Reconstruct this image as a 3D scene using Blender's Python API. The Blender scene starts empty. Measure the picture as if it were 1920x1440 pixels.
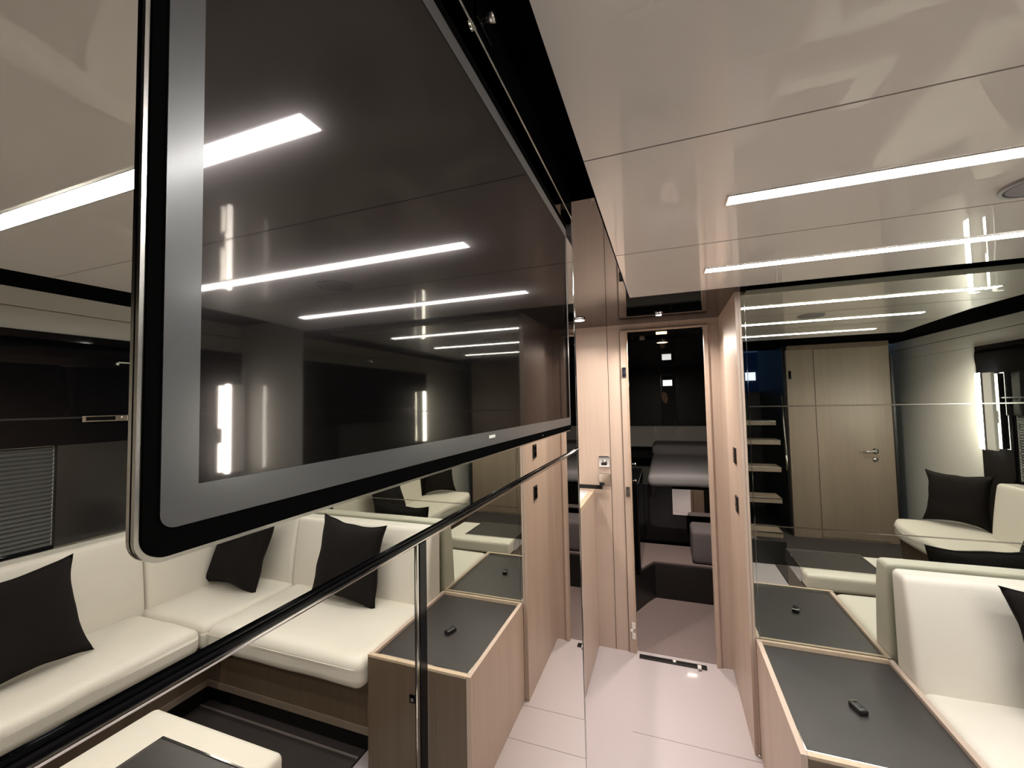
import bpy, bmesh, math, random
from mathutils import Vector, Matrix, noise
random.seed(7)
scene = bpy.context.scene
COL = scene.collection

# ------------------------------------------------------------------ camera
CAM_Z = 1.5198
def make_camera():
    y, pi, r = math.radians(20.068), math.radians(2.6801), math.radians(-1.1278)
    F = Vector((-math.sin(y)*math.cos(pi), math.cos(y)*math.cos(pi), math.sin(pi)))
    R = Vector((math.cos(y), math.sin(y), 0)); U = R.cross(F)
    R2 = R*math.cos(r) + U*math.sin(r); U2 = -R*math.sin(r) + U*math.cos(r)
    cd = bpy.data.cameras.new('camera'); co = bpy.data.objects.new('camera', cd); COL.objects.link(co)
    co.matrix_world = Matrix(((R2.x, U2.x, -F.x, 0), (R2.y, U2.y, -F.y, 0), (R2.z, U2.z, -F.z, CAM_Z), (0, 0, 0, 1)))
    cd.sensor_width = 36; cd.sensor_fit = 'HORIZONTAL'; cd.lens = 778.64/1920*36
    cd.clip_start = .01; cd.clip_end = 200
    scene.camera = co
make_camera()

# ------------------------------------------------------------------ world, exposure
w = bpy.data.worlds.new('dusk'); scene.world = w; w.use_nodes = True
bg = w.node_tree.nodes['Background']; bg.inputs[0].default_value = (.05, .11, .24, 1); bg.inputs[1].default_value = .35
vs = scene.view_settings
vs.view_transform = 'Standard'; vs.look = 'None'; vs.gamma = 1; vs.use_curve_mapping = False; vs.exposure = 0.6

STRIP_E = 38.0      # emission of the ceiling light strips
SCONCE_E = 36.0
SPOT_W = 3.8

# ------------------------------------------------------------------ materials
def nodes_of(name):
    m = bpy.data.materials.new(name); m.use_nodes = True
    nt = m.node_tree; return m, nt, nt.nodes['Principled BSDF']
def mat(name, col, rough=.5, metal=0, spec=.5, coat=0, coat_r=.03, bump=0, bscale=200, var=0, vscale=8):
    m, nt, b = nodes_of(name)
    b.inputs['Base Color'].default_value = (*col, 1); b.inputs['Roughness'].default_value = rough
    b.inputs['Metallic'].default_value = metal; b.inputs['Specular IOR Level'].default_value = spec
    b.inputs['Coat Weight'].default_value = coat; b.inputs['Coat Roughness'].default_value = coat_r
    tc = nt.nodes.new('ShaderNodeTexCoord')
    n = nt.nodes.new('ShaderNodeTexNoise'); n.inputs['Scale'].default_value = vscale; n.inputs['Detail'].default_value = 4
    nt.links.new(tc.outputs['Object'], n.inputs['Vector'])
    if var:
        mx = nt.nodes.new('ShaderNodeMix'); mx.data_type = 'RGBA'
        mx.inputs[6].default_value = (*[c*(1-var) for c in col], 1); mx.inputs[7].default_value = (*[min(1, c*(1+var)) for c in col], 1)
        nt.links.new(n.outputs['Fac'], mx.inputs[0]); nt.links.new(mx.outputs[2], b.inputs['Base Color'])
    if bump:
        n2 = nt.nodes.new('ShaderNodeTexNoise'); n2.inputs['Scale'].default_value = bscale; n2.inputs['Detail'].default_value = 6
        nt.links.new(tc.outputs['Object'], n2.inputs['Vector'])
        bp = nt.nodes.new('ShaderNodeBump'); bp.inputs['Strength'].default_value = bump; bp.inputs['Distance'].default_value = .002
        nt.links.new(n2.outputs['Fac'], bp.inputs['Height']); nt.links.new(bp.outputs['Normal'], b.inputs['Normal'])
    return m
def wood(name, c1, c2, rough=.45, axis='z', coat=.0):
    m, nt, b = nodes_of(name)
    tc = nt.nodes.new('ShaderNodeTexCoord'); mp = nt.nodes.new('ShaderNodeMapping')
    s = {'z': (60, 60, 1.2), 'x': (1.2, 60, 60), 'y': (60, 1.2, 60)}[axis]
    mp.inputs['Scale'].default_value = s
    nt.links.new(tc.outputs['Object'], mp.inputs['Vector'])
    n = nt.nodes.new('ShaderNodeTexNoise'); n.inputs['Scale'].default_value = 1.6; n.inputs['Detail'].default_value = 8; n.inputs['Roughness'].default_value = .62
    nt.links.new(mp.outputs['Vector'], n.inputs['Vector'])
    mp2 = nt.nodes.new('ShaderNodeMapping'); mp2.inputs['Scale'].default_value = tuple(v*.12 for v in s)
    nt.links.new(tc.outputs['Object'], mp2.inputs['Vector'])
    nb = nt.nodes.new('ShaderNodeTexNoise'); nb.inputs['Scale'].default_value = 1.3; nb.inputs['Detail'].default_value = 2
    nt.links.new(mp2.outputs['Vector'], nb.inputs['Vector'])
    ad = nt.nodes.new('ShaderNodeMath'); ad.operation = 'ADD'
    nt.links.new(n.outputs['Fac'], ad.inputs[0]); nt.links.new(nb.outputs['Fac'], ad.inputs[1])
    mr = nt.nodes.new('ShaderNodeMapRange'); mr.inputs[1].default_value = .7; mr.inputs[2].default_value = 1.3
    nt.links.new(ad.outputs[0], mr.inputs[0])
    mx = nt.nodes.new('ShaderNodeMix'); mx.data_type = 'RGBA'; mx.inputs[6].default_value = (*c1, 1); mx.inputs[7].default_value = (*c2, 1)
    nt.links.new(mr.outputs[0], mx.inputs[0]); nt.links.new(mx.outputs[2], b.inputs['Base Color'])
    b.inputs['Roughness'].default_value = rough; b.inputs['Coat Weight'].default_value = coat; b.inputs['Coat Roughness'].default_value = .1
    bp = nt.nodes.new('ShaderNodeBump'); bp.inputs['Strength'].default_value = .15; bp.inputs['Distance'].default_value = .001
    nt.links.new(n.outputs['Fac'], bp.inputs['Height']); nt.links.new(bp.outputs['Normal'], b.inputs['Normal'])
    return m
def emis(name, col, e):
    m, nt, b = nodes_of(name)
    b.inputs['Base Color'].default_value = (.8, .8, .8, 1)
    b.inputs['Emission Color'].default_value = (*col, 1); b.inputs['Emission Strength'].default_value = e
    return m
def mirror(name, col, rough=0.0):
    m, nt, b = nodes_of(name)
    b.inputs['Base Color'].default_value = (*col, 1); b.inputs['Metallic'].default_value = 1
    b.inputs['Roughness'].default_value = rough
    return m
def screen_mat():
    # glossy LCD glass: a sharp reflection with a soft glow around it, over black
    m = bpy.data.materials.new('tv_screen_glass'); m.use_nodes = True; nt = m.node_tree; nt.nodes.clear()
    out = nt.nodes.new('ShaderNodeOutputMaterial')
    d = nt.nodes.new('ShaderNodeBsdfDiffuse'); d.inputs[0].default_value = (.002, .0017, .0017, 1)
    g1 = nt.nodes.new('ShaderNodeBsdfGlossy'); g1.inputs[0].default_value = (.085, .080, .078, 1); g1.inputs['Roughness'].default_value = .03
    g2 = nt.nodes.new('ShaderNodeBsdfGlossy'); g2.inputs[0].default_value = (.014, .0125, .0125, 1); g2.inputs['Roughness'].default_value = .15
    a1 = nt.nodes.new('ShaderNodeAddShader'); a2 = nt.nodes.new('ShaderNodeAddShader')
    nt.links.new(g1.outputs[0], a1.inputs[0]); nt.links.new(g2.outputs[0], a1.inputs[1])
    nt.links.new(a1.outputs[0], a2.inputs[0]); nt.links.new(d.outputs[0], a2.inputs[1])
    nt.links.new(a2.outputs[0], out.inputs[0]); return m
def pleat_mat():
    m, nt, b = nodes_of('pleated_blind_fabric')
    b.inputs['Base Color'].default_value = (.10, .10, .095, 1); b.inputs['Roughness'].default_value = .7
    return m

M = dict(
 oak=wood('pale_oak', (.47, .372, .30), (.565, .452, .37), .42),
 oakdk=wood('smoked_oak', (.105, .075, .048), (.15, .108, .07), .4),
 oakedge=wood('oak_edge', (.52, .40, .28), (.60, .47, .34), .4, 'y'),
 doorwood=wood('aft_door_oak', (.21, .165, .125), (.255, .20, .152), .42),
 ceil=mat('gloss_lacquer_beige', (.71, .665, .615), .35, coat=1, coat_r=.0, spec=.5),
 cream_lac=mat('cream_lacquer', (.80, .79, .72), .3, coat=1, coat_r=.01),
 leather=mat('cream_leather', (.73, .69, .605), .42, bump=.35, bscale=350, var=.04, vscale=5),
 leather_grey=mat('grey_leather', (.45, .44, .42), .45, bump=.3, bscale=350),
 cloth=mat('black_brown_linen', (.009, .0068, .0062), .9, spec=.2, bump=.8, bscale=900, var=.3, vscale=300),
 blk=mat('black_gloss', (.004, .004, .005), .06, spec=.28),
 blkdeep=mat('deep_black_glass', (.003, .003, .003), .5, spec=0),
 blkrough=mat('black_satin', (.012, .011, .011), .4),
 blktop=mat('black_leather_top', (.035, .031, .030), .38, bump=.2, bscale=500),
 chrome=mirror('chrome', (.85, .84, .82), .06),
 chromeb=mirror('brushed_chrome', (.62, .60, .57), .18),
 mir=mirror('neutral_tinted_mirror', (.80, .79, .75), 0.0),
 mirb=mirror('green_tinted_mirror', (.67, .69, .625), 0.0),
 smoke=mirror('smoked_ceiling_gloss', (.08, .076, .076), .02),
 dkglass=mat('dark_gloss_glass', (.022, .021, .020), .15),
 floorw=mat('white_gloss_floor', (.55, .50, .515), .25, coat=.6, coat_r=.05, var=.02, vscale=3),
 seam=mat('seam_grey', (.30, .25, .24), .7),
 ceilseam=mat('ceiling_seam', (.22, .18, .16), .7),
 carpet=mat('mauve_carpet', (.24, .185, .175), .95, bump=.9, bscale=700, var=.15, vscale=60),
 dkcarpet=mat('dark_brown_carpet', (.055, .045, .043), .95, bump=.9, bscale=700, var=.2, vscale=60),
 bezel=mat('tv_grey_bezel', (.07, .069, .072), .28, coat=.35, coat_r=.15),
 screen=screen_mat(),
 sheet=mat('grey_bedding', (.30, .29, .30), .85, bump=.4, bscale=60),
 greyup=mat('grey_upholstery', (.16, .14, .145), .8, bump=.4, bscale=400),
 white=mat('white_counter', (.8, .77, .75), .3),
 led=emis('led_strip_warm_white', (1, .98, .95), STRIP_E),
 tube=emis('sconce_opal', (1, .96, .86), SCONCE_E),
 down=emis('downlight_lens', (1, .9, .8), 60),
 amber=emis('amber_glow', (1, .72, .35), 3),
 lit=emis('lit_shore_window', (.75, .85, 1), 1.2),
 lit2=emis('shore_lamp', (.9, 1, 1), 3),
 navy=mat('dusk_building_blue', (.05, .07, .12), .8),
 pleat=pleat_mat(),
 skin=mat('reflected_skin_tone', (.9, .6, .42), .6),  # flat colours of the painted reflection in the cabin
 reflblk=mat('reflected_black', (.01, .01, .01), .5),
 reflgrey=mat('reflected_grey_green', (.16, .17, .13), .5),
 whitepl=mat('white_plastic', (.8, .78, .74), .4),
 rem=mat('remote_black', (.01, .01, .01), .3),
)

# ------------------------------------------------------------------ helpers
def wpos(o):
    p = Vector(o.location)
    while o.parent: o = o.parent; p += Vector(o.location)
    return p
def link(name, bm, m, parent=None, smooth=False, origin=None):
    """bm is in world coordinates"""
    me = bpy.data.meshes.new(name)
    if parent is not None: org = wpos(parent)
    elif origin is not None: org = Vector(origin)
    else:
        lo = Vector((min(v.co.x for v in bm.verts), min(v.co.y for v in bm.verts), min(v.co.z for v in bm.verts)))
        hi = Vector((max(v.co.x for v in bm.verts), max(v.co.y for v in bm.verts), 0))
        org = Vector(((lo.x+hi.x)/2, (lo.y+hi.y)/2, lo.z))
    bmesh.ops.translate(bm, verts=bm.verts, vec=-org)
    bmesh.ops.recalc_face_normals(bm, faces=bm.faces)
    if smooth:
        for f in bm.faces: f.smooth = True
    bm.to_mesh(me); bm.free()
    me.materials.append(M[m] if isinstance(m, str) else m)
    o = bpy.data.objects.new(name, me); COL.objects.link(o)
    if parent is not None: o.parent = parent
    else: o.location = org
    return o
def thing(name, label, cat, loc, group=None):
    o = bpy.data.objects.new(name, None); COL.objects.link(o); o.location = loc; o.empty_display_size = .05
    o['label'] = label; o['category'] = cat
    if group: o['group'] = group
    return o
def tag(o, label, cat, group=None):
    o['label'] = label; o['category'] = cat
    if group: o['group'] = group
    return o
def struct(o, label=None):
    o['kind'] = 'structure'
    if label: o['label'] = label
    return o
def cube(bm, x, y, z, bev=0, seg=2):
    vs_ = [bm.verts.new((a, b, c)) for a in x for b in y for c in z]
    idx = [(0, 1, 3, 2), (4, 6, 7, 5), (0, 4, 5, 1), (2, 3, 7, 6), (0, 2, 6, 4), (1, 5, 7, 3)]
    fs = [bm.faces.new([vs_[i] for i in f]) for f in idx]
    bmesh.ops.recalc_face_normals(bm, faces=fs)
    if bev:
        es = list({e for f in fs for e in f.edges})
        bmesh.ops.bevel(bm, geom=es, offset=bev, segments=seg, affect='EDGES', profile=.5)
    return bm
def box(name, m, x, y, z, bev=0, parent=None, seg=2):
    return link(name, cube(bmesh.new(), x, y, z, bev, seg), m, parent)
def boxes(name, m, lst, bev=0, parent=None):
    bm = bmesh.new()
    for b in lst:
        t = cube(bmesh.new(), *b, bev); me = bpy.data.meshes.new('t'); t.to_mesh(me); t.free(); bm.from_mesh(me); bpy.data.meshes.remove(me)
    return link(name, bm, m, parent)
def prism(bm, poly, axis, a, b):
    """poly: 2D points in the plane normal to axis, extruded from a to b"""
    def P(p, t): return {'x': (t, p[0], p[1]), 'y': (p[0], t, p[1]), 'z': (p[0], p[1], t)}[axis]
    A = [bm.verts.new(P(p, a)) for p in poly]; B = [bm.verts.new(P(p, b)) for p in poly]
    n = len(poly); bm.faces.new(A); bm.faces.new(B[::-1])
    for i in range(n): bm.faces.new((A[i], B[i], B[(i+1) % n], A[(i+1) % n]))
    return bm
def cyl(bm, c, axis, r, h, n=24, r2=None):
    r2 = r if r2 is None else r2
    A, B = [], []
    for i in range(n):
        t = 2*math.pi*i/n; u, v = math.cos(t), math.sin(t)
        for L, rr, hh in ((A, r, 0), (B, r2, h)):
            p = {'x': (hh, u*rr, v*rr), 'y': (u*rr, hh, v*rr), 'z': (u*rr, v*rr, hh)}[axis]
            L.append(bm.verts.new((c[0]+p[0], c[1]+p[1], c[2]+p[2])))
    bm.faces.new(A); bm.faces.new(B[::-1])
    for i in range(n): bm.faces.new((A[i], B[i], B[(i+1) % n], A[(i+1) % n]))
    return bm
def rounded_rect(x0, x1, y0, y1, r, n=8):
    pts = []
    for cx, cy, a0 in ((x1-r, y1-r, 0), (x0+r, y1-r, 90), (x0+r, y0+r, 180), (x1-r, y0+r, 270)):
        for i in range(n+1):
            a = math.radians(a0+90*i/n); pts.append((cx+r*math.cos(a), cy+r*math.sin(a)))
    return pts
def ring(bm, outer, inner, axis, a, b):
    """flat frame between two loops with the same vertex count"""
    def P(p, t): return {'x': (t, p[0], p[1]), 'y': (p[0], t, p[1]), 'z': (p[0], p[1], t)}[axis]
    L = [[bm.verts.new(P(p, t)) for p in loop] for t in (a, b) for loop in (outer, inner)]
    n = len(outer)
    for i in range(n):
        j = (i+1) % n
        bm.faces.new((L[0][i], L[0][j], L[1][j], L[1][i])); bm.faces.new((L[2][i], L[3][i], L[3][j], L[2][j]))
        bm.faces.new((L[0][i], L[2][i], L[2][j], L[0][j])); bm.faces.new((L[1][i], L[1][j], L[3][j], L[3][i]))
    return bm
def rbox(x, y, z, r, n=10, fn=None):
    """rounded box with inner subdivisions; fn(co, unit) -> new co"""
    bm = bmesh.new()
    h = [(x[1]-x[0])/2, (y[1]-y[0])/2, (z[1]-z[0])/2]; c = [(x[1]+x[0])/2, (y[1]+y[0])/2, (z[1]+z[0])/2]
    def ticks(hh):
        e = [-hh, -hh+.12*r, -hh+.35*r, -hh+.65*r, -hh+r]
        inn = [(-hh+r)+(2*hh-2*r)*i/n for i in range(1, n)]
        return e+inn+[-v for v in e[::-1]]
    T = [ticks(v) for v in h]
    vm = {}
    def V(i, j, k):
        key = (i, j, k)
        if key not in vm:
            p = Vector((T[0][i], T[1][j], T[2][k]))
            q = Vector(tuple(max(-h[a]+r, min(h[a]-r, p[a])) for a in range(3))); d = p-q
            if d.length > 1e-9: p = q+d.normalized()*r
            u = (p.x/h[0], p.y/h[1], p.z/h[2]); p = p+Vector(c)
            if fn: p = fn(p, u)
            vm[key] = bm.verts.new(p)
        return vm[key]
    N = [len(t)-1 for t in T]
    for i in range(N[0]):
        for j in range(N[1]):
            for k in (0, N[2]): bm.faces.new((V(i, j, k), V(i+1, j, k), V(i+1, j+1, k), V(i, j+1, k)))
    for i in range(N[0]):
        for k in range(N[2]):
            for j in (0, N[1]): bm.faces.new((V(i, j, k), V(i+1, j, k), V(i+1, j, k+1), V(i, j, k+1)))
    for j in range(N[1]):
        for k in range(N[2]):
            for i in (0, N[0]): bm.faces.new((V(i, j, k), V(i, j+1, k), V(i, j+1, k+1), V(i, j, k+1)))
    return bm
def seam_tube(bm, pts, r, n=6):
    rings = []
    for i, p in enumerate(pts):
        p = Vector(p); a = Vector(pts[max(0, i-1)]); b = Vector(pts[min(len(pts)-1, i+1)]); t = (b-a).normalized()
        u = t.cross(Vector((.13, .2, .97))).normalized(); v = t.cross(u)
        rings.append([bm.verts.new(p+(u*math.cos(2*math.pi*k/n)+v*math.sin(2*math.pi*k/n))*r) for k in range(n)])
    for a, b in zip(rings, rings[1:]):
        for k in range(n): bm.faces.new((a[k], b[k], b[(k+1) % n], a[(k+1) % n]))
    bm.faces.new(rings[0]); bm.faces.new(rings[-1][::-1])
    return bm

# ------------------------------------------------------------------ room shell
XL, XH, YF, YA = -.193, 2.40, 2.0773, -1.25   # left mirror, hull, bulkhead, aft wall
XC, XR, YE = -.432, .312, 2.677               # corridor counter, corridor right wall, corridor end
def build_shell():
    struct(box('floor', 'floorw', (-1.3, .90), (-2.62, 2.70), (-.08, 0)))
    struct(box('floor_stairwell', 'blkrough', (.905, 1.6), (-2.62, -1.61), (-.08, 0)))
    f2 = struct(box('floor_carpet', 'dkcarpet', (.905, 2.5), (-1.6, 2.08), (-.08, .004)), 'dark brown carpet under the sofa')
    struct(box('floor_cabin', 'carpet', (-1.3, 1.5), (2.70, 6.2), (-.08, .002)))
    # floor seams
    for i, y in enumerate((1.05, 1.44, 1.83, 2.045)):
        struct(box('trim_%d' % (i+1), 'seam', (-.19, .60 if y < 1.4 else .34), (y-.0015, y+.0015), (-.002, .0006)))
    # ceiling: floating gloss panel under a black recess
    bm = bmesh.new()
    prism(bm, [(-.1347, .225), (1.70, .225), (1.66, .7), (1.63, 1.1), (1.66, 1.6), (1.70, 1.9869), (-.1347, 1.9869)], 'z', 2.0, 2.022)
    struct(link('ceiling', bm, 'ceil'))
    for i, (y, x1) in enumerate(((.8119, 1.67), (1.390, 1.66))):
        struct(box('trim_%d' % (i+5), 'ceilseam', (-.134, x1-.03), (y-.0012, y+.0012), (1.9993, 2.001)))
    struct(box('ceiling_recess', 'blkdeep', (XL-.1, 2.5), (-1.6, YF+.03), (2.10, 2.14)))
    struct(box('ceiling_corridor', 'smoke', (-1.3, -.1385), (.968, YE), (2.0, 2.03)))
    struct(box('ceiling_corridor_front', 'smoke', (-.1380, .36), (1.995, YE), (2.0, 2.03)))
    # left wall body behind the mirrors
    struct(box('wall_left', 'blkrough', (-.28, XL-.007), (-2.2, .966), (0, 1.958)))
    struct(box('trim_8', 'blk', (-.28, XL), (-2.2, .967), (1.963, 2.10)))       # black gloss fascia over the mirror
    # hull side wall
    struct(box('wall_right', 'cream_lac', (XH+.02, XH+.1), (-2.2, 2.2), (0, 2.3)))
    struct(box('trim_9', 'cream_lac', (XH, XH+.02), (-1.9, YF), (2.014, 2.10)))
    struct(box('trim_10', 'cream_lac', (XH, XH+.02), (-1.9, YF), (1.908, 2.009)))
    struct(box('trim_11', 'cream_lac', (XH, XH+.02), (-1.9, -.31), (0, 1.906)))
    # bulkhead carrying the forward mirrors
    struct(box('wall_front', 'blkrough', (XR+.012, 2.5), (YF+.008, YF+.05), (0, 2.10)))
    struct(box('trim_12', 'cream_lac', (1.838, XH), (YF-.004, YF+.008), (.4, 2.10)))
    # aft wall
    struct(box('wall_back', 'doorwood', (1.305, 2.215), (YA-.05, YA), (0, 2.10)))
    struct(box('trim_13', 'blkrough', (2.216, 2.236), (YA-.04, YA+.02), (0, 1.95)))
    struct(box('trim_14', 'blkrough', (2.0, XH+.02), (-1.95, -1.9), (0, 2.10)))
    # corridor
    struct(box('wall_corridor_right', 'oak', (XR, XR+.012), (YF, YE), (0, 1.9995)))
    bm = bmesh.new()
    struct(boxes('wall_corridor_end', 'oak', [((-1.3, -.330), (YE, YE+.03), (0, 1.9995)), ((-.327, -.250), (YE, YE+.03), (0, 1.9995)),
        ((-.250, .252), (YE, YE+.03), (1.961, 1.9995)), ((.252, .40), (YE, YE+.03), (0, 1.9995))]))
    struct(box('wall_corridor_left', 'oak', (-1.3, -1.25), (-.2, YE), (0, 2.1)))
    # stairwell shell behind the camera
    struct(boxes('wall_stairwell', 'blkrough', [((-1.3, 1.6), (-2.62, -2.55), (0, 1.62)), ((1.27, 1.302), (-2.6, -1.30), (0, 2.3)),
        ((-1.3, -1.26), (-2.6, .966), (0, 2.3))]))
    struct(box('ceiling_stairwell', 'blk', (-1.3, 1.3), (-1.95, -1.62), (2.14, 2.3)))
    # cabin shell
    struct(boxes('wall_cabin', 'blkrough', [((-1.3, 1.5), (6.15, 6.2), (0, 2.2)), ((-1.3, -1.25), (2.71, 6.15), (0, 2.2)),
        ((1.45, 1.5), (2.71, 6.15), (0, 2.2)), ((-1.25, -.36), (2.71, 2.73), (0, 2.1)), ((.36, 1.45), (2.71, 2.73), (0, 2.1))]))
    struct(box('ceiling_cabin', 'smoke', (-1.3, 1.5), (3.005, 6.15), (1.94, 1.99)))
build_shell()

# ------------------------------------------------------------------ LED strips
def strip(y, label):
    t = thing('ceiling_light_strip', label, 'ceiling light', ((.156+1.427)/2, y, 1.997), 'recessed light strips in the beige ceiling')
    box('diffuser', 'led', (.1604, 1.4226), (y-.0225, y+.0225), (1.9975, 1.9995), 0, t)
    bm = ring(bmesh.new(), [(.156, y-.0246), (1.427, y-.0246), (1.427, y+.0246), (.156, y+.0246)],
              [(.1604, y-.0225), (1.4226, y-.0225), (1.4226, y+.0225), (.1604, y+.0225)], 'z', 1.9965, 1.9998)
    link('frame', bm, 'chromeb', t)
strip(.5203, 'aftmost glowing ceiling light strip, the widest one reflected in the mirror left of the television')
strip(1.1026, 'middle glowing white light strip, upper of the two seen directly in the beige ceiling')
strip(1.6813, 'forward glowing white light strip, nearest the dark gap above the facing mirrors')

# ceiling loudspeaker
t = thing('ceiling_speaker', 'round grey loudspeaker grille in the beige ceiling between two light strips', 'speaker', (.825, 1.285, 1.992))
link('grille', cyl(bmesh.new(), (.825, 1.285, 1.9925), 'z', .055, .006, 40, .06), mat('speaker_mesh', (.25, .24, .25), .6, bump=1, bscale=900), t)
bm = ring(bmesh.new(), [(.825+.068*math.cos(a*math.pi/20), 1.285+.068*math.sin(a*math.pi/20)) for a in range(40)],
          [(.825+.060*math.cos(a*math.pi/20), 1.285+.060*math.sin(a*math.pi/20)) for a in range(40)], 'z', 1.9925, 1.9998)
link('rim', bm, mat('speaker_rim', (.3, .29, .29), .35), t)

# ------------------------------------------------------------------ left mirrored wall
def pane(parent, x, y, z, m='mir'):
    return box('mirror_panel', m, x, y, z, .0012, parent, 1)
WL = thing('wall_mirror', 'large tinted mirror covering the left wall around and below the television', 'mirror', (XL, -.2, .02))
pane(WL, (XL-.006, XL), (-1.3, .9655), (1.4145, 1.957))
pane(WL, (XL-.006, XL), (-1.3, .2925), (.02, 1.4068))
pane(WL, (XL-.006, XL), (.3080, .9655), (.02, 1.4068))
box('top_edge', 'chrome', (XL-.006, XL+.0012), (-1.3, .9685), (1.9572, 1.9592), .0004, WL)
box('end_edge', 'chrome', (XL-.05, XL+.0015), (.9660, .9695), (0.0, 1.958), .0006, WL)
def rail():
    t = thing('mirror_rail', 'black gloss rail running along the left mirrored wall under the television', 'rail', (XL, .2, 1.4085))
    bm = bmesh.new()
    prism(bm, [(XL-.004, 1.4089), (XL+.0018, 1.4089), (XL+.0028, 1.4098), (XL+.0028, 1.4115), (XL+.0018, 1.4124), (XL-.004, 1.4124)], 'y', -1.3, .9685)
    link('rail_bar', bm, 'blk', t)
    box('upper_lip', 'blk', (XL-.004, XL+.0012), (-1.3, .9685), (1.4127, 1.4143), .0004, t)
    box('chrome_edge', 'chrome', (XL-.004, XL+.0014), (-1.3, .9685), (1.4070, 1.4086), .0004, t)
    t2 = thing('mirror_upright_bar', 'black upright bar joining two mirror panels below the rail', 'bar', (XL, .301, 0))
    box('bar', 'blk', (XL-.005, XL+.0016), (.2965, .3075), (.02, 1.4068), .0006, t2)
    box('chrome_edge', 'chrome', (XL-.005, XL+.0010), (.2932, .2964), (.02, 1.4068), .0004, t2)
rail()

# television
def tv():
    y0, y1, z0, z1 = .1225, .868, 1.488, 1.878
    X = XL
    t = thing('television', 'flat television with grey bezel and black glass surround mounted on the left mirror', 'television', (X, .49, 1.458))
    box('screen', 'screen', (X+.0005, X+.0036), (y0, y1), (z0, z1), 0, t)
    n = 8
    gi = rounded_rect(y0, y1, z0, z1, .0006, n); go = rounded_rect(.1082, .878, 1.4722, 1.896, .006, n)
    link('bezel', ring(bmesh.new(), go, gi, 'x', X+.0005, X+.0042), 'bezel', t)
    bo = rounded_rect(.1025, .884, 1.4612, 1.909, .009, n)
    link('glass_surround', ring(bmesh.new(), bo, go, 'x', X+.0005, X+.0034), 'blkdeep', t)
    co = rounded_rect(.1005, .886, 1.4592, 1.911, .0105, n)
    link('clear_edge', ring(bmesh.new(), co, bo, 'x', X+.0005, X+.0025), 'chromeb', t)
    b = box('brand_plate', 'whitepl', (X+.0042, X+.0045), (.437, .455), (1.4805, 1.4838), 0, t)
    b['label'] = 'small pale maker plate'
    link('indicator', cyl(bmesh.new(), (X+.0034, .66, 1.4665), 'x', .0013, .001, 12), 'chromeb', t)
tv()
def catch():
    t = thing('panel_catch', 'small dark metal catch on the black strip above the television', 'catch', (XL+.02, .45, 1.965))
    box('plate', 'blk', (XL+.0005, XL+.004), (.425, .47), (1.972, 2.0), .001, t)
    link('knob', cyl(bmesh.new(), (XL+.004, .448, 1.99), 'x', .006, .012, 20, .008), 'chromeb', t, True)
catch()

# ------------------------------------------------------------------ forward mirrors
WB = thing('wall_mirror', 'wide greenish mirror on the facing bulkhead above the black cabinet and sofa', 'mirror', (1.08, YF, .0))
for z0, z1 in ((.44, .9715), (.9745, 1.4835), (1.4865, 2.098)):
    pane(WB, (.3505, 1.836), (YF, YF+.006), (z0, z1), 'mirb')
o = pane(WB, (.3345, .3485), (YF-.001, YF+.006), (.0, 2.02), 'mirb'); o['label'] = 'narrow upright mirror strip'
box('upright_edge', 'chrome', (.3486, .3504), (YF-.0015, YF+.006), (0, 2.02), 0, WB)
box('seam_strip', 'chromeb', (.3505, 1.836), (YF-.0004, YF+.006), (.9718, .9742), 0, WB)
box('seam_strip', 'chromeb', (.3505, 1.836), (YF-.0004, YF+.006), (1.4838, 1.4862), 0, WB)
o = box('corridor_corner_post', 'oak', (XR+.0125, .334), (YF-.002, YF+.007), (0, 1.9995)); tag(o, 'slim oak edge post between corridor wall and mirror strip', 'post')
box('foot', 'chromeb', (.325, .349), (YF-.010, YF-.0025), (0, .012), .002, WB)

# ------------------------------------------------------------------ black topped cabinet
def cabinet():
    x0, x1, y0, y1, zt = .3346, .8055, 1.4525, YF-.004, .4921
    t = thing('low_cabinet', 'low oak cabinet with sunken black top below the facing mirrors', 'cabinet', ((x0+x1)/2, (y0+y1)/2, 0))
    box('side_panel', 'oak', (x0, x0+.018), (y0, y1), (0, zt), .0008, t, 1)
    box('front_panel', 'oakdk', (x0+.0185, x1), (y0, y0+.018), (0, zt-.010), .0008, t, 1)
    box('far_side_panel', 'oak', (x1-.018, x1), (y0+.0185, y1), (0, zt-.002), .0008, t, 1)
    box('edge_strip', 'oakedge', (x0+.0185, x1), (y0, y0+.018), (zt-.0095, zt), .0005, t)
    box('edge_strip', 'oakedge', (x0+.0185, x1-.0185), (y1-.014, y1), (zt-.03, zt), .0005, t)
    box('top', 'blktop', (x0+.019, x1-.019), (y0+.019, y1-.015), (zt-.03, zt-.014), .001, t)
    boxes('metal_rim', 'chrome', [((x0+.0183, x1-.019), (y0+.0182, y0+.0208), (zt-.02, zt+.0008)), ((x0+.0182, x0+.0206), (y0+.0208, y0+.10), (zt-.02, zt+.0006))], 0, t)
    lt = box('push_latch', 'blk', (.577, .603), (y0-.003, y0), (.345, .377), .001, t)
    box('latch_button', 'chromeb', (.584, .596), (y0-.0045, y0-.003), (.352, .364), .001, lt)
    box('plinth', 'blkrough', (x0+.02, x1-.02), (y0+.02, y1-.01), (0.001, .06), 0, t)
cabinet()
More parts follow.
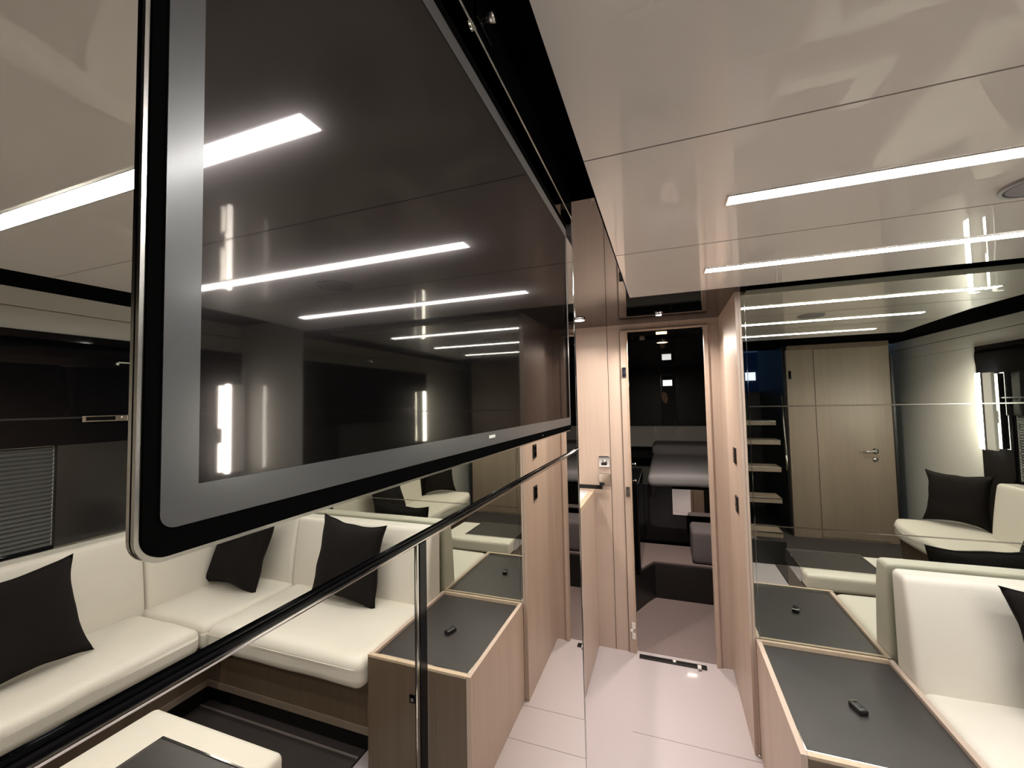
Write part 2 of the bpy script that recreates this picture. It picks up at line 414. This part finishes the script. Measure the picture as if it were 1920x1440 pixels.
def remote():
    z = .4781
    t = thing('remote_control', 'small black key fob remote lying on the black cabinet top', 'remote control', (.570, 1.73, z))
    a = math.radians(20)
    bm = rbox((-.015, .015), (-.027, .027), (0, .018), .006, 4)
    bmesh.ops.rotate(bm, verts=bm.verts, cent=(0, 0, 0), matrix=Matrix.Rotation(a, 3, 'Z')); bmesh.ops.translate(bm, verts=bm.verts, vec=(.570, 1.73, z+.0002))
    link('body', bm, 'rem', t, True)
    bm = cube(bmesh.new(), (-.013, .013), (.0215, .0255), (.0155, .0188), .0008)
    bmesh.ops.rotate(bm, verts=bm.verts, cent=(0, 0, 0), matrix=Matrix.Rotation(a, 3, 'Z')); bmesh.ops.translate(bm, verts=bm.verts, vec=(.570, 1.73, z+.0002))
    link('metal_end', bm, 'chromeb', t)
    bm = cyl(bmesh.new(), (0, -.008, .0178), 'z', .005, .0012, 16)
    bmesh.ops.rotate(bm, verts=bm.verts, cent=(0, 0, 0), matrix=Matrix.Rotation(a, 3, 'Z')); bmesh.ops.translate(bm, verts=bm.verts, vec=(.570, 1.73, z+.0002))
    link('button', bm, 'blkrough', t)
remote()

# ------------------------------------------------------------------ sofa
def sofa():
    t = thing('sofa', 'L-shaped cream leather sofa on dark oak base along hull and bulkhead', 'sofa', (1.9, 1.2, 0))
    def crown(amt, wr=0, sd=0):
        def f(p, u):
            k = (1-u[0]**4)*(1-u[1]**4)
            if u[2] > 0: p = p+Vector((0, 0, amt*k*u[2]))
            n = noise.noise(Vector((p.x*5+sd, p.y*5, p.z*4)))
            p = p+Vector((0, 0, wr*n)) if u[2] > .3 else p+Vector((wr*n, wr*n, 0))
            return p
        return f
    link('seat_cushion', rbox((.812, 1.732), (1.412, 1.955), (.352, .474), .042, 16, crown(.008, .006)), 'leather', t, True)
    link('seat_cushion', rbox((1.736, 2.30), (1.412, 1.955), (.352, .474), .030, 14, crown(.005, .007, 3)), 'leather', t, True)
    def hullf(p, u):
        p = crown(.006, .008, 9)(p, u)
        # end of the bench is rounded off in plan
        if u[1] < -.7:
            k = (-.7-u[1])/.3
            if u[0] < 0: p.x += .10*(k**2)*(-u[0])
        return p
    link('seat_cushion', rbox((1.736, 2.30), (-.37, 1.408), (.352, .474), .042, 18, hullf), 'leather', t, True)
    def piping(pts): link('piping', seam_tube(bmesh.new(), pts, .0022), 'leather', t, True)
    piping([(.84+.04*i, 1.4135+.0005*math.sin(i), .440) for i in range(23)])
    # backrests along the bulkhead: leaning front face
    def leanY(p, u):
        k = (p.z-.45)/.4
        p.y += (.05*k**1.5 if k > 0 else 0)*(1-u[1])/2
        n = noise.noise(Vector((p.x*4, 3, p.z*4)))
        p.y += (.004*n - .008*(1-u[0]**4)*(1-u[2]**4))*(1-u[1])/2
        return p
    link('backrest', rbox((.808, 1.742), (1.918, 2.062), (.44, .852), .022, 12, leanY), 'leather', t, True)
    link('backrest', rbox((1.746, 2.19), (1.918, 2.062), (.44, .852), .020, 10, leanY), 'leather', t, True)
    def leanX(p, u):
        k = (p.z-.45)/.42
        p.x += (.05*max(0, k)**1.4 - .008*(1-u[1]**4)*(1-u[2]**4))*(1-u[0])/2
        return p
    for ya, yb in ((.07, .66), (.664, 1.43), (1.434, 1.93)):
        link('backrest', rbox((2.20, 2.375), (ya, yb), (.44, .872), .026, 12, leanX), 'leather', t, True)
    boxes('base', 'oakdk', [((.822, 1.86), (1.50, 2.04), (.13, .350)), ((1.83, 2.38), (-.30, 2.04), (.13, .350))], .002, t)
    boxes('base_trim', 'doorwood', [((.822, 1.83), (1.492, 1.4995), (.128, .158)), ((1.822, 1.8295), (-.30, 1.49), (.128, .158))], .001, t)
    boxes('toe_kick', 'blkrough', [((.84, 1.9), (1.56, 2.04), (.005, .129)), ((1.90, 2.38), (-.25, 2.04), (.005, .129))], 0, t)
sofa()
o = struct(box('trim_15', 'seam', (.907, 1.9), (1.507, 1.513), (.004, .010)))

def pillow(loc, rot, size=.43, label='', seed=0, thick=.13):
    """rot: matrix 3x3 columns = (width dir, up dir, normal)"""
    n = 22; bm = bmesh.new(); g = {}
    for s in (1, -1):
        for i in range(n+1):
            for j in range(n+1):
                u, v = -1+2*i/n, -1+2*j/n
                if s == -1 and (i in (0, n) or j in (0, n)): g[(s, i, j)] = g[(1, i, j)]; continue
                pin = 1-.15*(1-abs(u)**2.2)*abs(v)**3; pin2 = 1-.15*(1-abs(v)**2.2)*abs(u)**3
                x, y = u*size/2*pin2, v*size/2*pin
                e = (1-abs(u)**3.2)*(1-abs(v)**3.2)
                z = s*thick/2*(e**.55) if e > 0 else 0
                nz = noise.noise(Vector((u*1.6+seed, v*1.6, s*.5+seed)))
                z += .012*nz*(e**.5 if e > 0 else 0)
                edge = noise.noise(Vector((u*2.5, v*2.5, seed)))
                x += .006*edge; y += .006*edge
                p = Vector((x, y, z+.018*noise.noise(Vector((u*.9, v*.9, seed+5)))))
                g[(s, i, j)] = bm.verts.new(rot @ p)
    for s in (1, -1):
        for i in range(n):
            for j in range(n):
                q = [g[(s, i, j)], g[(s, i+1, j)], g[(s, i+1, j+1)], g[(s, i, j+1)]]
                bm.faces.new(q if s == 1 else q[::-1])
    zmin = min(v.co.z for v in bm.verts)
    t = thing('pillow', label, 'pillow', (loc[0], loc[1], loc[2]+zmin), 'dark brown throw pillows on the sofa')
    bmesh.ops.translate(bm, verts=bm.verts, vec=loc)
    pts = [g[(1, i, 0)].co.copy() for i in range(n+1)]+[g[(1, n, j)].co.copy() for j in range(1, n+1)]+\
          [g[(1, n-i, n)].co.copy() for i in range(1, n+1)]+[g[(1, 0, n-j)].co.copy() for j in range(1, n+1)]
    link('cover', bm, 'cloth', t, True)
    link('piping', seam_tube(bmesh.new(), pts, .0028), 'cloth', t, True)
def frame(wd, up):
    wd = Vector(wd).normalized(); up = Vector(up); up = (up-wd*up.dot(wd)).normalized(); nn = wd.cross(up)
    return Matrix((wd, up, nn)).transposed()
pillow((1.245, 1.835, .690), frame((-1, .0, -.07), (-.12, .18, 1)), .43, 'dark brown throw pillow leaning on the bulkhead backrest above the cabinet end of the sofa', 1)
pillow((2.01, 1.80, .672), frame((-1, .02, -.08), (-.08, .30, 1)), .41, 'dark brown throw pillow slumped in the corner of the cream sofa', 4)
pillow((2.05, .895, .680), frame((.02, 1, .03), (.38, -.02, 1)), .42, 'dark brown throw pillow leaning on the hull backrest, at the left edge of the mirror', 7)
pillow((2.17, -.215, .690), frame((.62, .78, .0), (.12, -.12, 1)), .42, 'dark brown throw pillow at the aft end of the sofa beside the wall lamp', 11)

# ------------------------------------------------------------------ ottoman
def ottoman():
    x0, x1, y0, y1, z = .79, 1.43, .585, 1.045, .42
    t = thing('ottoman', 'cream leather ottoman with dark tray top and dark oak base in front of the sofa', 'ottoman', ((x0+x1)/2, (y0+y1)/2, 0))
    def yy(p, u): return p
    link('cushion', rbox((.796, x1), (y0+.002, y1), (z-.10, z), .024, 14, yy), 'leather', t, True)
    box('tray', 'blktop', (x0+.004, 1.231), (y0+.004, .946), (z-.09, z+.003), .001, t)
    bm = ring(bmesh.new(), [(x0, y0), (1.234, y0), (1.234, .9505), (x0, .9505)], [(x0+.004, y0+.004), (1.2305, y0+.004), (1.2305, .9465), (x0+.004, .9465)], 'z', z-.09, z+.007)
    link('tray_rim', bm, 'chrome', t)
    box('base', 'oakdk', (x0+.01, x1-.02), (y0+.005, y1-.02), (.05, z-.101), .002, t)
    box('plinth', 'blkrough', (x0+.04, x1-.05), (y0+.03, y1-.05), (.0045, .05), 0, t)
ottoman()

# ------------------------------------------------------------------ hull side details
def hull():
    t = thing('window_surround', 'black gloss window surround with shelf line on the hull wall above the sofa', 'window surround', (XH, .95, .85))
    prof = [(XH+.02, 1.36), (XH-.012, 1.36), (XH-.012, 1.75), (XH-.016, 1.79), (XH-.018, 1.82), (XH-.016, 1.85), (XH-.012, 1.87), (XH-.012, 1.906), (XH+.02, 1.906)]
    bm = prism(bmesh.new(), prof, 'y', -.308, 2.07); link('upper_panel', bm, mat('hull_black_lacquer', (.004, .004, .005), .05, spec=.13), t)
    boxes('lower_panel', 'blk', [((XH-.008, XH+.019), (-.308, .02), (.40, 1.3595)), ((XH-.004, XH+.019), (.02, 1.145), (.866, .880))], .001, t)
    box('dark_glass', 'dkglass', (XH-.006, XH+.019), (1.146, 2.07), (.875, 1.3595), .001, t)
    box('shelf_edge', 'blkrough', (XH-.022, XH-.0125), (-.2, 2.07), (1.487, 1.4955), .001, t)
    # pleated blind
    bm = bmesh.new(); N = 24; z0, z1 = .875, 1.355
    A, B = [], []
    for i in range(2*N+1):
        z = z0+(z1-z0)*i/(2*N); x = XH+(.004 if i % 2 else .016)
        A.append(bm.verts.new((x, .045, z))); B.append(bm.verts.new((x, 1.14, z)))
    for i in range(2*N): bm.faces.new((A[i], B[i], B[i+1], A[i+1]))
    b = link('pleated_blind', bm, 'pleat', t); b['label'] = 'grey pleated blind with fine horizontal folds'
    s = b.modifiers.new('thick', 'SOLIDIFY'); s.thickness = .0015
    h = thing('window_latch', 'small chrome latch on the shelf line of the black hull panel', 'latch', (XH-.03, 1.32, 1.468))
    box('plate', 'chromeb', (XH-.030, XH-.0225), (1.225, 1.415), (1.468, 1.500), .002, h)
    box('slot', 'blk', (XH-.0315, XH-.0302), (1.24, 1.36), (1.474, 1.494), .001, h)
    link('rivet', cyl(bmesh.new(), (XH-.036, 1.395, 1.484), 'x', .009, .006, 16), 'chrome', h)
    h = thing('blind_pull', 'thin chrome bar on the black hull panel above the latch', 'handle', (XH-.03, 1.48, 1.78))
    box('bar', 'chromeb', (XH-.046, XH-.040), (1.36, 1.60), (1.777, 1.785), .001, h)
    link('stud', cyl(bmesh.new(), (XH-.048, 1.355, 1.772), 'x', .008, .030, 16), 'chromeb', h)
hull()
def sconce(y, label, hw=.034, dx=.06):
    z0, z1 = 1.095, 1.685
    t = thing('wall_lamp', label, 'wall lamp', (XH, y, z0), 'tall glowing wall lamps on the hull side')
    b = box('back_plate', 'chromeb', (XH-.030, XH-.0345+.03), (y-.04, y+.07), (z0+.01, z1-.01), .002, t)
    box('bracket', 'chromeb', (XH-.051, XH-.031), (y-.03, y+.03), (z0+.20, z0+.30), .002, t)
    link('diffuser', rbox((XH-.052-dx, XH-.052), (y-hw, y+hw), (z0, z1), .014, 6), 'tube', t, True)
    box('metal_shade', 'greyup', (XH-.052-dx, XH-.05), (y+hw+.003, y+hw+.009), (z0-.003, z1+.003), .001, t)
    box('side_diffuser', mat('opal_side_glass', (.72, .72, .66), .35), (XH-.046-dx, XH-.020-dx), (y+hw+.013, y+hw+.013+.088), (z0+.002, z1-.002), .006, t)
sconce(-.12, 'tall white wall lamp glowing beside the cream panel, seen in the facing mirrors')
sconce(1.94, 'tall white wall lamp at the forward hull end, reflected only in the television', .016, .022)

# ------------------------------------------------------------------ aft door
def aft_door():
    d = struct(box('door_1', 'doorwood', (1.552, 2.15), (YA, YA+.006), (.02, 2.045), .001))
    d['label'] = 'pale oak aft door beside the stairs, seen in the facing mirrors'
    r = link('handle_rosette', cyl(bmesh.new(), (2.05, YA+.006, .948), 'y', .028, .008, 28), 'chrome', d, True)
    bm = bmesh.new(); seam_tube(bm, [(2.05, YA+.014, .948), (2.05, YA+.05, .948), (2.04, YA+.058, .948), (1.96, YA+.058, .948), (1.93, YA+.056, .948)], .009, 12)
    link('lever', bm, 'chrome', d, True)
    link('key_rosette', cyl(bmesh.new(), (2.045, YA+.006, .862), 'y', .024, .007, 28), 'chrome', d, True)
    gaps = [((1.5495, 1.5515), (YA, YA+.0005), (.0, 2.047)), ((1.5515, 2.152), (YA, YA+.0005), (2.0455, 2.048))]
    struct(boxes('trim_16', 'blkrough', gaps))
    struct(box('trim_17', 'oakdk', (1.305, 2.214), (YA, YA+.012), (2.05, 2.098)))
    struct(box('trim_18', 'doorwood', (1.290, 1.306), (YA-.06, YA+.01), (0.001, 2.05), .001))
    o = box('light_switch', 'blk', (1.31, 1.335), (YA, YA+.008), (1.73, 1.82), .001); tag(o, 'small black switch on the oak post by the stairs', 'switch')
aft_door()

# ------------------------------------------------------------------ stairs
def stairs():
    t = thing('stairs', 'open tread companionway stairs with chrome nosings rising aft', 'stairs', (.7, -.9, 0))
    ys = (-.40, -.65, -.90, -1.15, -1.40); zs = (.265, .53, .80, 1.06, 1.26); xr = (1.0, 1.06, 1.12, 1.18, 1.2)
    for y, z, x1 in zip(ys, zs, xr):
        s = box('step', 'doorwood', (.30, x1), (y-.25, y), (z-.05, z), .002, t)
        box('nosing', 'chromeb', (.30, x1), (y, y+.004), (z-.008, z+.002), .0008, s)
    bm = bmesh.new()
    box('riser', 'blkrough', (.30, 1.0), (-.33, -.30), (.001, .21), .001, t)
    for xa in (.27, ):
        prism(bm, [(-.35, .001), (-.35, .22), (-1.60, 1.30), (-1.60, 1.05), (-.50, .001)], 'x', xa, xa+.025)
    link('stringer', bm, 'blk', t)
    bm = bmesh.new(); seam_tube(bm, [(1.13, -.72, .95), (1.14, -.76, .80), (1.17, -.90, 1.00), (1.215, -1.15, 1.30), (1.22, -1.2, 1.55)], .010, 10)
    link('handrail', bm, 'chromeb', t, True)
stairs()
def outside():
    # marina seen through the open hatch at the head of the stairs
    o = box('shore_building', 'navy', (-1.0, 4.5), (-16.2, -16), (0, 3.5)); tag(o, 'dim blue shore building seen through the hatch above the stairs', 'building')
    b = o
    for x, z, m_ in ((2.3, 2.5, 'lit'), (3.3, 2.3, 'lit'), (1.5, 3.0, 'lit2')):
        box('lit_window', m_, (x, x+.38), (-16.0, -15.97), (z, z+.34), 0, b)
    o = box('hatch_post', 'navy', (.98, 1.03), (-2.50, -2.45), (1.62, 2.6)); tag(o, 'dark post of the open hatch above the stairs', 'post')
outside()

# ------------------------------------------------------------------ corridor fittings
def corridor():
    for z, nm in ((1.249, 'upper'), (1.019, 'lower')):
        t = thing('wall_switch', nm+' of two small black switches on the right corridor wall', 'switch', (XR, 2.25, z-.035), 'black switches in the corridor')
        box('plate', 'blkrough', (XR-.006, XR-.0002), (2.222, 2.282), (z-.038, z+.038), .001, t)
        box('rocker', 'blk', (XR-.009, XR-.006), (2.232, 2.272), (z-.028, z-.002), .001, t)
        box('rocker', 'blk', (XR-.009, XR-.006), (2.232, 2.272), (z+.002, z+.028), .001, t)
    # galley counter on the left
    t = thing('galley_counter', 'oak galley cabinet with white worktop left of the corridor', 'cabinet', (-.85, 2.0, 0))
    box('body', 'oak', (-1.24, XC), (1.05, YE-.002), (0.001, .93), .001, t)
    box('edge_rim', 'oakedge', (XC-.03, XC+.001), (1.05, YE-.002), (.9305, .964), .001, t)
    box('worktop', 'white', (-1.24, XC-.031), (1.05, YE-.002), (.9305, .955), .001, t)
    # door furniture on the end wall
    t = thing('door_lock', 'square chrome lock plate on the oak corridor end wall', 'lock', (-.368, YE, 1.105))
    box('plate', 'chrome', (-.402, -.334), (YE-.008, YE-.0002), (1.108, 1.178), .002, t)
    link('thumb_turn', cyl(bmesh.new(), (-.366, YE-.020, 1.143), 'y', .014, .012, 20), 'chromeb', t, True)
    box('turn_grip', 'blkrough', (-.385, -.352), (YE-.024, YE-.020), (1.122, 1.138), .001, t)
    t = thing('lever_handle', 'chrome lever handle on a square rose below the lock plate', 'handle', (-.368, YE, .99))
    box('rose', 'chromeb', (-.402, -.330), (YE-.008, YE-.0002), (.995, 1.068), .002, t)
    boxes('lever', 'blk', [((-.396, -.376), (YE-.05, YE-.008), (.985, 1.005)), ((-.52, -.376), (YE-.06, YE-.045), (.980, 1.004))], .003, t)
    # seams and door frame
    struct(boxes('trim_19', 'blkrough', [((-.3285, -.3268), (YE-.0006, YE), (0, 1.9995)), ((-.2525, -.2508), (YE-.0006, YE), (0, 1.96))]))
    f = struct(boxes('door_2', 'oak', [((-.248, -.212), (YE-.012, YE+.04), (.0, 1.953)), ((.230, .252), (YE-.012, YE+.04), (0, 1.953)), ((-.248, .252), (YE-.012, YE+.028), (1.954, 1.961))], .001))
    f['label'] = 'slim oak door frame at the end of the corridor opening to the dark cabin'
    box('edge_strip', 'oakedge', (-.2115, -.206), (YE-.014, YE+.03), (.0, 1.953), .0005, f)
    for z, l in ((1.70, 'upper'), (.965, 'middle')):
        hh = boxes('hinge', 'chromeb', [((-.240, -.216), (YE-.020, YE-.0125), (z-.03, z+.03)), ((-.234, -.222), (YE-.028, YE-.020), (z-.012, z+.012))], .001, f)
        hh['label'] = l+' chrome door keeper'
    hh = boxes('hinge', 'whitepl', [((-.232, -.210), (YE-.022, YE-.0145), (.145, .185)), ((-.232, -.210), (YE-.022, YE-.0145), (.085, .125)), ((-.240, -.222), (YE-.026, YE-.0145), (.126, .144))], .004, f)
    hh['label'] = 'white three piece hinge near the floor'
    box('door_head', mirror('bronze_gloss', (.35, .30, .27), .08), (-.211, .229), (YE+.031, 3.0), (1.955, 1.99), .001, f)
    al = box('amber_reflection', 'amber', (-.035, .03), (2.80, 2.86), (1.951, 1.9545), .0008, f); al['label'] = 'small glowing amber patch painted as a reflection in the door head'  # glowing piece standing for an amber reflection in the glossy head
    o = box('threshold', 'blkrough', (-.19, .175), (YE-.055, YE-.02), (.0005, .008), .001); tag(o, 'dark metal threshold strip across the cabin doorway', 'threshold')
    o = box('threshold_clip', 'whitepl', (.125, .145), (YE-.075, YE-.045), (.0085, .020), .003); tag(o, 'white plastic clip at the right end of the threshold', 'clip')
    o = box('threshold_button', 'whitepl', (-.005, .012), (YE-.050, YE-.032), (.0085, .016), .003); tag(o, 'small white button in the middle of the threshold', 'clip')
    # downlights
    def down(x, y, z, label, r, w, rr=.03):
        t = thing('downlight', label, 'downlight', (x, y, z-.01), 'small recessed downlights')
        link('lens', cyl(bmesh.new(), (x, y, z-.006), 'z', r, .004, 24), 'down', t)
        bm = ring(bmesh.new(), [(x+(r+.008)*math.cos(a*math.pi/12), y+(r+.008)*math.sin(a*math.pi/12)) for a in range(24)],
                  [(x+(r+.0005)*math.cos(a*math.pi/12), y+(r+.0005)*math.sin(a*math.pi/12)) for a in range(24)], 'z', z-.009, z-.0005)
        link('bezel', bm, 'chromeb', t)
        ld = bpy.data.lights.new('downlight_lamp', 'AREA'); ld.shape = 'DISK'; ld.size = r*2; ld.energy = w; ld.color = (1, .88, .80); ld.spread = math.radians(140)
        lo = bpy.data.objects.new('downlight_lamp', ld); COL.objects.link(lo); lo.parent = t; lo.location = (0, 0, -.003)
    down(-.445, 2.375, 2.0, 'bright downlight over the counter left of the corridor', .028, SPOT_W*.5)
    down(-.012, 2.42, 2.0, 'small downlight in the dark corridor ceiling above the cabin door', .015, SPOT_W*1.15)
    down(-.80, 1.85, 2.0, 'added unseen downlight over the galley worktop, tucked behind the mirrored wall', .03, SPOT_W*1.3)  # extra lamp out of sight, added to brighten galley and corridor
    down(1.64, -.24, 2.10, 'added unseen downlight in the ceiling recess over the aft end of the sofa', .03, 7)  # extra lamp hidden above the ceiling panel, added to brighten the aft end
corridor()

# ------------------------------------------------------------------ cabin beyond the doorway
def cabin():
    t = thing('berth', 'grey made up berth on a black base in the dark cabin', 'bed', (.1, 4.8, 0))
    def f(p, u):
        p.z += .012*noise.noise(Vector((p.x*3, p.y*3, 0))); return p
    link('mattress', rbox((-.16, 1.2), (3.82, 5.75), (.775, .885), .045, 12, f), 'sheet', t, True)
    bm = rbox((-.16, 1.2), (5.2, 5.8), (.86, 1.0), .06, 8); link('bolster', bm, 'sheet', t, True)
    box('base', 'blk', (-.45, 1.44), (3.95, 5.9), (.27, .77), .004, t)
    o = box('mirror_front', mirror('berth_mirror', (.7, .66, .62), 0.02), (.035, 1.0), (3.80, 3.81), (.555, .770), .001, t); o['label'] = 'mirrored drawer front below the mattress'
    box('headboard', 'cream_lac', (-1.2, 1.44), (5.90, 6.0), (.9, 1.18), .01, t)
    t = thing('cabin_step', 'low black curved step rising from the mauve carpet in the cabin', 'step', (.1, 3.7, .002))
    bm = bmesh.new(); prism(bm, [(-1.2, 3.1), (-.26, 3.12), (-.16, 3.36), (-.11, 3.45), (1.4, 3.45), (1.4, 3.94), (-1.2, 3.94)], 'z', .003, .255)
    link('riser', bm, 'blkrough', t)
    bm = bmesh.new(); prism(bm, [(-1.2, 3.14), (-.27, 3.16), (-.12, 3.48), (1.4, 3.48), (1.4, 3.9), (-1.2, 3.9)], 'z', .256, .268)
    link('step_carpet', bm, 'carpet', t)
    o = link('grey_seat', rbox((.16, .75), (3.50, 3.78), (.27, .52), .03, 6), 'greyup', None, True); tag(o, 'grey upholstered block below the mirrored drawer in the cabin', 'seat')
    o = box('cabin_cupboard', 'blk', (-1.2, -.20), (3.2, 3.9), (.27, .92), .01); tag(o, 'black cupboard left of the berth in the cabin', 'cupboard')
    for z in (1.115, 1.01):
        t = thing('coat_knob', ('upper' if z > 1.05 else 'lower')+' chrome knob just inside the cabin doorway', 'knob', (-.19, 2.80, z), 'chrome knobs inside the doorway')
        link('stem', cyl(bmesh.new(), (-.215, 2.80, z), 'x', .003, .02, 12), 'chrome', t, True)
        link('head', cyl(bmesh.new(), (-.196, 2.80, z), 'x', .009, .012, 16, .007), 'chrome', t, True)
    o = box('door_jamb_inner', 'blk', (-.26, -.216), (2.735, 2.86), (.003, 2.05)); tag(o, 'black inner jamb just inside the cabin doorway', 'door jamb')
    # narrow mirror on the far wall, its reflected figure painted as flat shapes
    t = thing('painted_mirror', 'narrow dark framed panel with a painted reflection of a small figure on the far cabin wall', 'painted mirror', (.06, 6.14, 1.14))
    box('frame', 'dkglass', (-.04, .17), (6.12, 6.148), (1.13, 1.88), .003, t)
    box('backing', 'reflblk', (-.03, .16), (6.118, 6.1195), (1.14, 1.87), 0, t)
    box('pale_field', 'reflgrey', (-.02, .14), (6.1165, 6.1179), (1.15, 1.32), 0, t)
    box('reflected_light_patch', emis('reflected_light_glow', (1, .97, .92), .8), (-.01, .11), (6.1165, 6.1179), (1.72, 1.80), 0, t)  # glowing patch in place of a reflected light
    bm = bmesh.new(); prism(bm, [(-.02, 1.15), (.12, 1.15), (.15, 1.34), (.10, 1.48), (.02, 1.52), (-.03, 1.46), (-.04, 1.3)], 'y', 6.114, 6.1163)
    link('reflected_coat', bm, 'reflblk', t)
    bm = bmesh.new(); prism(bm, [(-.01, 1.50), (.03, 1.47), (.05, 1.55), (.03, 1.62), (-.01, 1.64), (-.035, 1.60), (-.025, 1.54)], 'y', 6.112, 6.1139)
    link('reflected_face', bm, 'skin', t)
    # small warm ceiling light
    t = thing('cabin_ceiling_light', 'small amber ceiling light inside the dark cabin', 'ceiling light', (0, 3.13, 1.92))
    link('lens', cyl(bmesh.new(), (0, 3.13, 1.932), 'z', .035, .0075, 24), 'amber', t)
    ld = bpy.data.lights.new('cabin_lamp', 'AREA'); ld.shape = 'DISK'; ld.size = .1; ld.energy = 9; ld.color = (1, .86, .74)
    lo = bpy.data.objects.new('cabin_lamp', ld); COL.objects.link(lo); lo.parent = t; lo.location = (0, 0, -.004)
    bm = ring(bmesh.new(), [(.045*math.cos(a*math.pi/12), 3.13+.045*math.sin(a*math.pi/12)) for a in range(24)],
              [(.036*math.cos(a*math.pi/12), 3.13+.036*math.sin(a*math.pi/12)) for a in range(24)], 'z', 1.931, 1.9398)
    link('bezel', bm, 'chromeb', t)
cabin()
